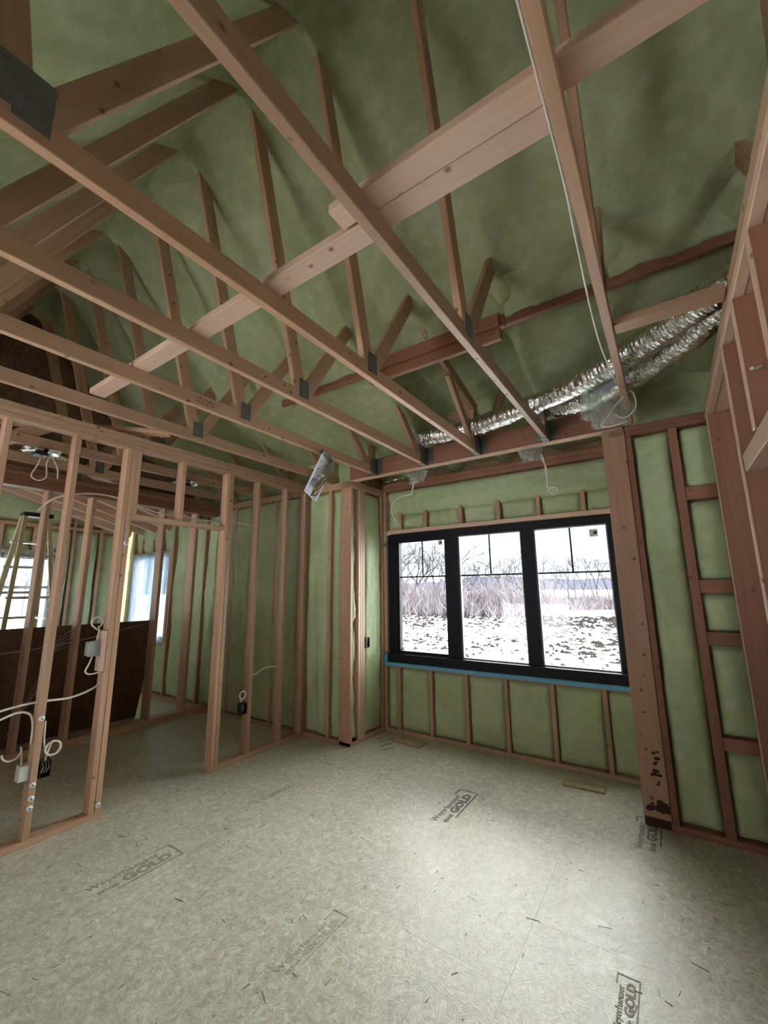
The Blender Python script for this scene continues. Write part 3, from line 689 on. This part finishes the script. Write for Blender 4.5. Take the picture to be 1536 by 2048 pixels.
# ------------------------------------------------------------ boards on the chords
for p0, p1, m, l in (((-3.06,1.068,2.8785),(-.76,1.068,2.8785),'wood_pale','long flat brace board lying across the left truss chords'),
                  ((-.85,.964,2.8785),(.40,.964,2.8785),'wood_pale','flat brace board lying across the right truss chords, its broken end showing'),
                  ((-.745,1.053,2.8785),(-.09,1.053,2.8785),'wood_pale','short flat brace board beside the longer right brace')):
    tag(bar('brace_board', p0, p1, .088 if p0[0] > -1 else .094, .037, M[m]), l, 'board', 'brace boards on the truss chords')
tag(hx('blocking_board', -.083, .338, 2.09, 2.18, 2.782, 2.82, M['wood'], None), 'short block between the rightmost truss and right wall plate', 'block')
tag(bar('loose_board', (-4.25,.80,2.885), (-3.4,1.75,2.885), .09, .038, M['wood'], None), 'loose board lying askew across the chords above the left partition', 'board')
tag(bar('loose_board', (-5.0,.95,2.885), (-3.8,1.12,2.885), .14, .038, M['wood'], None), 'weathered board lying across the chords beyond the left partition', 'board')

# ------------------------------------------------------------ ducts
def duct(pts, r, label, seed):
    path = smooth_path(pts, 46); jit = random.Random(int(seed)); J = [jit.uniform(-.06,.06) for _ in path]; bm = bmesh.new()
    def rf(i, k, p, an):
        return r*(1+J[i]+.04*math.sin(i*1.9+an)+.10*N3(p.x*12+seed, p.y*12, an*1.2)+.06*N3(p.x*45, p.y*45+seed, an*2.5))
    tube(bm, path, r, 22, rf, False)
    return tag(obj('flex_duct', bm, M['foil'], None, True), label, 'duct')
duct([(-1.95,3.44,3.04),(-1.75,3.40,3.01),(-1.227,3.32,2.97),(-.58,3.09,2.96),(-.19,2.86,2.955),(.12,2.60,2.955),(.33,2.40,2.955),(.6,2.2,2.97),(1.0,2.0,3.0)], .078, 'silver foil flex duct running left along the girder beam', 3.)
duct([(-.62,3.47,3.03),(-.36,3.33,2.975),(-.06,3.09,2.955),(.10,2.93,2.95),(.26,2.73,2.95),(.42,2.50,2.955),(.7,2.35,2.96),(1.0,2.25,2.98)], .078, 'silver foil flex duct on the right, ending short behind the cable bag', 8.)

# ------------------------------------------------------------ cables on framing
F = -.1245
tag(cable('cable', [(F-.003,.45,2.78),(F-.003,.9,2.778),(F-.004,1.2,2.775),(F-.014,1.5,2.76),(F-.024,1.85,2.75),(F-.026,2.2,2.752),(F-.012,2.55,2.77),(F-.003,2.8,2.79)], .0042, M['white_cable']), 'white cable stapled and sagging along the rightmost truss chord', 'cable')
A = XP-.045
tag(cable('cable', [(A,.4,.87),(A,.80,.80),(A,.95,.832),(A,1.12,.845),(A,1.30,.835),(A,1.44,.87),(A,1.5,.92)], .0075, M['white_cable']), 'white cable sagging between two left partition studs, upper one', 'cable')
tag(cable('cable', [(A,.4,.74),(A,.86,.765),(A,1.02,.80),(A+.005,1.09,.775),(A+.008,1.112,.70),(A+.008,1.114,.60)], .0075, M['white_cable']), 'white cable bending down beside the left partition stud, lower one', 'cable')
def loop(c, r, n=1.25, a0=-PI/2, tail=None, ax='Y'):
    pts = []
    for k in range(int(14*n)+1):
        a = a0+2*PI*k/14
        pts.append((c[0]+.01*k/14, c[1]+r*math.cos(a), c[2]+r*math.sin(a)))
    if tail: pts += tail
    return pts
tag(cable('cable', loop((XP-.07,1.03,.56), .048, .62, -PI, [(XP-.07,1.085,.52),(XP-.07,1.09,.47)]), .006, M['white_cable']), 'white cable loop above the pale box on the left stud', 'cable')
tag(cable('cable', [(XP-.02,1.17,.72),(XP-.01,1.172,.62),(XP-.01,1.18,.57)]+loop((XP-.01,1.226,.545), .042, 1.9, PI*.9, [(XP-.02,1.20,.50),(XP-.02,1.195,.47)]), .006, M['white_cable']), 'coiled white cable above the black box on the left stud', 'cable')
def ebox(loc, sx_, sy, sz, mat, label, cat='junction box', rear=True, wires=0, toward=(1,0,0)):
    t = thing('outlet_box', loc, label, cat)
    x, y, z = loc; bm = bmesh.new(); w = .004
    bx(bm, x-sx_/2, x-sx_/2+w, y-sy/2, y+sy/2, z-sz/2, z+sz/2)
    for s in (-1, 1): bx(bm, x-sx_/2+w, x+sx_/2, y+s*(sy/2-w/2)-w/2, y+s*(sy/2-w/2)+w/2, z-sz/2, z+sz/2)
    for s in (-1, 1): bx(bm, x-sx_/2+w, x+sx_/2, y-sy/2+w, y+sy/2-w, z+s*(sz/2-w/2)-w/2, z+s*(sz/2-w/2)+w/2)
    obj('box_shell', bm, mat, t)
    for k in range(wires):
        yy = y+(-.012+.016*k)
        cable('wire', [(x-.02,yy,z+sz*.40),(x+.01,yy+.006,z+.01),(x+.005,yy-.008,z-sz*.3)], .0035, M['white_cable'], t, 5)
    return t
ebox((XP-.035, 1.200, .425), .07, .06, .10, M['black_plastic'], 'black outlet box with loose wires low on the left stud', wires=3)
t = ebox((XP-.045, 1.093, .43), .06, .055, .09, M['pale_plastic'], 'pale covered box low on the left side of the stud')
box('cover', XP-.014, XP-.011, 1.066, 1.12, .386, .474, M['pale_plastic'], t)
t = thing('device_box', (XP-.05, 1.425, 1.15), 'gray box with looping cables high on the doorway stud', 'junction box')
box('box_body', XP-.09, XP-.03, 1.375, 1.445, 1.10, 1.20, M['gray_plastic'], t, .004); box('cover', XP-.03, XP-.024, 1.372, 1.45, 1.096, 1.204, M['gray_plastic'], t, .002)
cable('cable', [(XP-.04,1.41,1.10),(XP-.035,1.395,1.05),(XP-.035,1.375,1.0),(XP-.03,1.40,.975),(XP-.02,1.46,.98)], .0055, M['white_cable'], t)
cable('cable', [(XP-.05,1.43,1.20),(XP-.05,1.44,1.28)]+loop((XP-.05,1.42,1.335), .038, .9, -PI*.4, [(XP-.05,1.43,1.28)]), .0055, M['white_cable'], t)
tag(vstud('backing_block', XP-.088, XP+.002, 1.452, 1.478, .985, 1.275, M['wood_pale'], None), 'short pale wood block fixed beside the gray box on the doorway stud', 'block')
ebox((XP-.045, 2.752, .445), .07, .06, .10, M['black_plastic'], 'black outlet box on the stud right of the doorway', wires=2)
tag(cable('cable', [(XP-.045,2.74,.50)]+loop((XP-.045,2.745,.565), .035, 1.6, -PI*.6, [(XP-.045,2.77,.60)]), .006, M['white_cable']), 'coiled white cable above the box right of the doorway', 'cable')
tag(cable('cable', [(A,2.83,.74),(A,2.90,.735),(A,3.0,.775),(A,3.10,.775),(A,3.18,.77)], .006, M['white_cable']), 'white cable crossing between studs near the back wall', 'cable')
tag(cable('cable', [(-4.0,1.10,2.18),(-3.9,1.2,2.30),(-3.85,1.5,2.36),(-3.8,1.9,2.27),(-3.78,2.3,2.25),(-3.75,2.7,2.27),(-3.7,2.95,2.24)], .008, M['white_cable']), 'white cable swagged through the second room below the trusses', 'cable')
tag(cable('cable', [(-5.3,.9,.98),(-5.28,1.5,1.0),(-5.26,2.0,1.06),(-5.26,2.7,1.19)], .004, M['shaded_cable']), 'thin cable strung across the second partition studs', 'cable')
for k in range(5):
    tag(cable('cable', [(-5.22,1.45+.05*k,.25+.1*k),(-5.2,1.60+.03*k,.65+.02*k),(-5.2,1.72,.95+.02*k),(-5.22,1.93,1.02+.05*k)], .003, M['shaded_cable']),
        'thin slack cable in the bunch hanging in front of the dark board', 'cable', 'slack cables by the dark board')
# outlet box on the bay return
t = thing('outlet_box', (XL+.01, 3.80, .98), 'black outlet box on the left return of the window bay', 'junction box')
bm = bmesh.new(); bx(bm, XL-.03, XL+.012, 3.785, 3.79, .93, 1.04); bx(bm, XL-.03, XL+.012, 3.85, 3.855, .93, 1.04); bx(bm, XL-.03, XL+.012, 3.79, 3.85, .93, .935); bx(bm, XL-.03, XL+.012, 3.79, 3.85, 1.035, 1.04); bx(bm, XL-.03, XL-.02, 3.79, 3.85, .935, 1.035)
obj('box_shell', bm, M['black_plastic'], t)

# ------------------------------------------------------------ hanging fixtures
# white plate with foil on truss D
t = thing('light_fixture', (-2.49, 2.66, 2.76), 'white perforated fixture plate with torn foil hanging from a truss', 'fixture')
o = Vector((-2.462,2.725,2.757)); dwn = Vector((0,-.50,-.866)); acr = Vector((0,.985,-.17)); nn = Vector((-1,0,0))
bm = bmesh.new(); L, Wd = .42, .17
rot = Matrix(((acr.x,dwn.x,nn.x,o.x),(acr.y,dwn.y,nn.y,o.y),(acr.z,dwn.z,nn.z,o.z),(0,0,0,1)))
bx(bm, -Wd/2, Wd/2, 0, L, -.0015, .0015); bx(bm, -Wd/2, -Wd/2+.004, 0, L, -.02, -.0015); bx(bm, Wd/2-.004, Wd/2, 0, L, -.02, -.0015)
obj('plate', bm, M['white'], t, mw=rot)
bm = bmesh.new(); bmesh.ops.create_cone(bm, cap_ends=True, segments=24, radius1=.042, radius2=.042, depth=.012); obj('knockout', bm, M['zinc'], t, mw=rot @ Matrix.Translation((0,.32,.0)))
for sx_, sy in ((-.04,.08),(.03,.10),(-.04,.17),(.045,.18),(0,.24)):
    bm = bmesh.new(); bmesh.ops.create_cone(bm, cap_ends=True, segments=8, radius1=.006, radius2=.006, depth=.006); obj('screw_hole', bm, M['sheet_ink'], t, mw=rot @ Matrix.Translation((sx_,sy,0)))
me = text_mesh('LED', .02, 0); link('lettering', me, M['sheet_ink'], t, rot @ Matrix.Translation((.03,.05,-.0022)) @ Matrix.Rotation(PI,4,'X'))
bm = bmesh.new(); bx(bm, -.10, .10, -.012, .028, -.012, .012); obj('clamp', bm, M['zinc'], t, mw=rot)
film('foil_flap', (-2.49,2.50,2.35), (0,1,.15), (0,.30,.42), .09, .9, (1,0,.0), M['foil'], t, .03, 10, 18)
cable('wire_loop', [o+dwn*.32, o+dwn*.38+acr*.03, o+dwn*.45+acr*.07, o+dwn*.47+acr*.06, o+dwn*.42+acr*.02, o+dwn*.33], .004, M['copper'], t)
# plastic bags with wire tails
def bag(loc, w, h, label, tail, yaw_=0., mat='poly'):
    t = thing('plastic_bag', loc, label, 'plastic cover', 'plastic covers over light wiring')
    x, y, z = loc; bm = bmesh.new(); n, m = 16, 10; g = []
    for j in range(m+1):
        row = []
        for i in range(n+1):
            a = i/n-.5; b = j/m
            px = a*w*(1-.35*b); d = .05*math.cos(a*PI)*math.sin(b*PI*.8)
            row.append(bm.verts.new((x+px*math.cos(yaw_)+.02*N3(i*.5,j*.5,x), y-d+px*math.sin(yaw_)+.02*N3(i*.6,j*.4,z+y), z-b*h+.025*N3(i*.45+x,j*.5,3.))))
        g.append(row)
    for j in range(m):
        for i in range(n): bm.faces.new((g[j][i], g[j][i+1], g[j+1][i+1], g[j+1][i]))
    obj('plastic_sheet', bm, M[mat], t, True)
    if tail: cable('wire_tail', tail, .0055, M['white_cable'], t)
    return t
bag((-2.02,3.60,2.755), .26, .14, 'clear plastic cover hanging from the left of the bay ceiling', [(-2.03,3.60,2.74),(-2.08,3.60,2.57),(-2.10,3.6,2.52),(-2.22,3.60,2.51),(-2.33,3.60,2.44),(-2.33,3.60,2.33),(-2.27,3.60,2.24),(-2.24,3.6,2.20)])
film('foil_scrap', (-2.48,3.62,2.72), (1,0,.06), (0,.15,.05), .36, .1, (0,0,-1), M['foil'], bpy.data.objects['plastic_bag'], .02, 12, 6)
bag((-.88,3.61,2.76), .22, .12, 'clear plastic cover hanging from the right of the bay ceiling', [(-.79,3.61,2.70),(-.77,3.61,2.62),(-.76,3.61,2.45),(-.75,3.61,2.36),(-.71,3.61,2.33),(-.68,3.61,2.36),(-.70,3.61,2.39),(-.76,3.61,2.40),(-.755,3.62,2.55),(-.80,3.62,2.68)])
t = bag((-.20,2.99,2.87), .32, .28, 'large clear plastic pouch of coiled cable on the rightmost truss', None, .15)
cable('coiled_cable', [(-.13,2.97,2.84),(-.2,2.96,2.74),(-.13,2.95,2.63),(-.05,2.95,2.68),(-.06,2.96,2.80),(-.14,2.94,2.74),(-.20,2.93,2.66),(-.25,2.93,2.60),(-.19,2.93,2.58),(-.10,2.94,2.60)], .0045, M['white_cable'], t)
film('plastic_flap', (-.37,2.94,2.66), (.25,0,-.12), (.12,0,.9), .50, .26, (0,-1,0), M['poly'], t, .04, 12, 10)
film('tape_strip', (-.26,2.90,2.80), (.9,0,.25), (0,0,1), .22, .045, (0,-1,0), M['poly_window'], t, .006, 10, 3)
for x, y, l in ((-4.31,1.14,'foil light fixture with a dangling cord in the second room, nearer one'),(-4.31,2.43,'foil light fixture in the second room, farther one')):
    t = thing('light_fixture', (x, y, 2.76), l, 'fixture', 'foil fixtures in the second room')
    film('foil_plate', (x-.1,y-.13,2.765), (0,1,.02), (1,0,0), .26, .2, (0,0,-1), M['foil'], t, .03, 12, 8)
    bm = bmesh.new(); bx(bm, x-.05, x+.05, y-.04, y+.05, 2.70, 2.725); obj('driver_box', bm, M['black_plastic'], t)
    if y < 2: cable('cord', [(x,y+.02,2.72),(x,y,2.62),(x,y-.03,2.52),(x,y+.02,2.49),(x,y+.07,2.53),(x,y+.06,2.65),(x,y+.09,2.71),(x,y+.14,2.62),(x,y+.15,2.53)], .006, M['white_cable'], t)
# ------------------------------------------------------------ leaning boards, ladder
for k in range(3):
    dx = -.025*k
    tag(bar('strand_board_sheet', (-5.43+dx,1.64,1.205-.004*k), (-5.76+dx,1.64,.012), 2.44+.02*k, .018, M['osb_dark'], None, (1,0,0)),
        'dark strand board sheet leaning behind the second partition, %s of three' % ('front', 'middle', 'rearmost')[k], 'sheet', 'leaning strand board sheets')
ld = thing('step_ladder', (-6.6, 1.8, 0), 'tall yellow step ladder with black top in the far left room', 'ladder')
top = 2.50
box('top_cap', -6.66, -6.50, 1.66, 1.97, top, top+.05, M['black_plastic'], ld, .008)
for y0, y1 in ((1.69,1.50),(1.93,2.14)):
    bar('front_rail', (-6.63,y0,top), (-7.15,y1,.02), .03, .055, M['yellow'], ld, (0,1,0)); bar('rear_rail', (-6.54,y0,top), (-6.12,y1,.02), .025, .045, M['yellow'], ld, (0,1,0))
for k in range(7):
    f = (k+1)/8; z = top*(1-f); ww_ = .135+.20*f; x = -6.63-.52*f
    bar('step', (x,1.785-ww_,z), (x,1.785+ww_,z), .085, .03, M['alu'], ld)
for k in range(4):
    f = (k+1)/5; z = top*(1-f); ww_ = .13+.20*f; x = -6.54+.42*f
    bar('rear_brace', (x,1.785-ww_,z), (x,1.785+ww_,z), .02, .03, M['alu'], ld)
for y in (1.60,1.97): bar('spreader', (-6.93,y,1.25), (-6.32,y,1.25), .012, .03, M['alu'], ld)

# ------------------------------------------------------------ outdoors
ZG = -.75
bm = bmesh.new(); xs = [-260+i*4.0 for i in range(131)]; yy = [4.6+.6*j**1.55 for j in range(42)]
g = [[bm.verts.new((x, y, ZG+.12*N3(x*.15,y*.15,0)+(0 if y < 60 else .012*(y-60)))) for x in xs] for y in yy]
for j in range(len(yy)-1):
    for i in range(len(xs)-1): bm.faces.new((g[j][i], g[j][i+1], g[j+1][i+1], g[j+1][i]))
tag(obj('snow_field', bm, M['snow'], None, True), 'snowy field stretching to the tree line', None, None, 'structure')
bm = bmesh.new(); bx(bm, -260, -8.1, -60, 4.6, ZG-.2, ZG); bx(bm, -8.1, 120, -60, -1.7, ZG-.2, ZG)
tag(obj('snow_yard', bm, M['snow']), 'snow around the house', None, None, 'structure')
bm = bmesh.new()
def lump(x, y, s, h):
    a = R.random()*6.28; b = [bm.verts.new((x+s*math.cos(a+k*PI/2)*(1.6 if k % 2 else .5), y+s*math.sin(a+k*PI/2)*.6, ZG-.02)) for k in range(4)]
    t_ = bm.verts.new((x+R.uniform(-.3,.3)*s, y, ZG+h))
    for k in range(4): bm.faces.new((b[k], b[(k+1)%4], t_))
for i in range(5200):
    y = 9+29*R.random()**.55; x = y*R.uniform(-.95,.5); lump(x, y, R.uniform(.05,.16)*(1+y/50), R.uniform(.03,.12)+.08*(y > 28)*R.random())
tag(obj('field_stubble', bm, M['clod']), 'dark stubble and clods poking through the snow', 'stubble', None, 'stuff')
bm = bmesh.new(); prev = None
for i in range(121):
    x = -420+i*7; h = 9+5*N3(x*.012,3,1)+1.5*N3(x*.08,1,5); y = 330
    a = bm.verts.new((x,y,-3)); b = bm.verts.new((x,y,h)); c = bm.verts.new((x,y+60,h*.8)); d_ = bm.verts.new((x,y+60,-3))
    if prev: 
        bm.faces.new((prev[0],a,b,prev[1])); bm.faces.new((prev[1],b,c,prev[2])); bm.faces.new((prev[2],c,d_,prev[3]))
    prev = (a,b,c,d_)
tag(obj('wooded_hill', bm, M['hill']), 'distant wooded hill on the horizon', None, None, 'structure')
def stick(bm, p, q, r0, r1, n=4):
    d = (q-p).normalized(); a = Vector((0,0,1)) if abs(d.z) < .9 else Vector((1,0,0)); u = (a-d*a.dot(d)).normalized(); v = d.cross(u)
    A_ = [bm.verts.new(p+(u*math.cos(2*PI*k/n)+v*math.sin(2*PI*k/n))*r0) for k in range(n)]
    B_ = [bm.verts.new(q+(u*math.cos(2*PI*k/n)+v*math.sin(2*PI*k/n))*r1) for k in range(n)]
    for k in range(n): bm.faces.new((A_[k], A_[(k+1)%n], B_[(k+1)%n], B_[k]))
def grow(bm, p, d, L, r, lev, rg):
    if lev == 0: return
    q = p+d*L; stick(bm, p, q, r, r*.68, 4 if lev > 3 else 3)
    for k in range(2 if lev > 5 else 3):
        nd = (d+Vector((rg.gauss(0,.42),rg.gauss(0,.42),rg.gauss(.10,.25)))).normalized()
        grow(bm, q, nd, L*rg.uniform(.62,.86), r*.62, lev-1, rg)
def tree_mesh(seed, lev):
    rg = random.Random(seed); bm = bmesh.new(); p = Vector((0,0,-.2))
    grow(bm, p, Vector((rg.gauss(0,.05),rg.gauss(0,.05),1)).normalized(), 2.0, .12, lev, rg)
    z = max(v.co.z for v in bm.verts); bmesh.ops.scale(bm, vec=(1/z,)*3, verts=bm.verts[:]); me = mesh(bm); me.materials.append(M['bark']); return me
TM = [tree_mesh(s, 7) for s in range(6)]
SM = []
for s in range(3):
    rg = random.Random(40+s); bm = bmesh.new()
    for k in range(130):
        p = Vector((rg.gauss(0,.5),rg.gauss(0,.5),-.05)); d = Vector((rg.gauss(0,.32),rg.gauss(0,.32),1)).normalized()
        q = p+d*rg.uniform(.15,.75)*max(.2,1-abs(p.x)*.8); stick(bm, p, q, .007, .0045, 3)
        for j in range(3): stick(bm, q, q+(d+Vector((rg.gauss(0,.4),rg.gauss(0,.4),0))).normalized()*rg.uniform(.1,.35), .0042, .002, 3)
    me = mesh(bm); me.materials.append(M['twig']); SM.append(me)
def where(s): return ('seen through the left window pane' if s < -.49 else 'seen through the middle window pane' if s < -.27 else 'seen through the right window pane' if s < -.08 else 'hidden behind the right bay post')
rg = random.Random(5)
for i in range(84):
    s = -.80+1.25*(i+rg.random()*.8)/84; y = rg.uniform(38,47) if s < -.26 else rg.uniform(52,64)
    hgt = (rg.uniform(7.5,10.) if s < -.47 else rg.uniform(5.0,7.2) if s < -.26 else rg.uniform(5.5,8.0))
    o = link('bare_tree', TM[i % 6], None, None, Matrix.Translation((s*y, y, ZG)) @ Matrix.Rotation(rg.random()*6.28, 4, 'Z') @ Matrix.Diagonal((hgt*.95,hgt*.95,hgt,1)))
    tag(o, 'bare winter tree in the tree line, '+where(s), 'tree', 'bare trees in the tree line '+where(s))
for i in range(180):
    s = -.82+1.27*(i+rg.random())/180; far = s > -.27; y = rg.uniform(37,44) if not far else rg.uniform(50,56); h = rg.uniform(2.2,4.6) if not far else rg.uniform(1.6,3.0)
    o = link('bare_shrub', SM[i % 3], None, None, Matrix.Translation((s*y, y, ZG)) @ Matrix.Rotation(rg.random()*6.28, 4, 'Z') @ Matrix.Diagonal((h*1.1,h,h,1)))
    tag(o, 'bare twiggy shrub along the field edge, '+where(s), 'shrub', 'bare shrubs at the field edge '+where(s))
for i in range(14):
    x = -55-rg.uniform(0,10); y = 8+i*2.2
    o = link('bare_tree', TM[i % 6], None, None, Matrix.Translation((x, y, ZG)) @ Matrix.Diagonal((6,6,rg.uniform(6,9),1)))
    tag(o, 'bare winter tree seen through the far left window', 'tree', 'bare trees beyond the far left window')
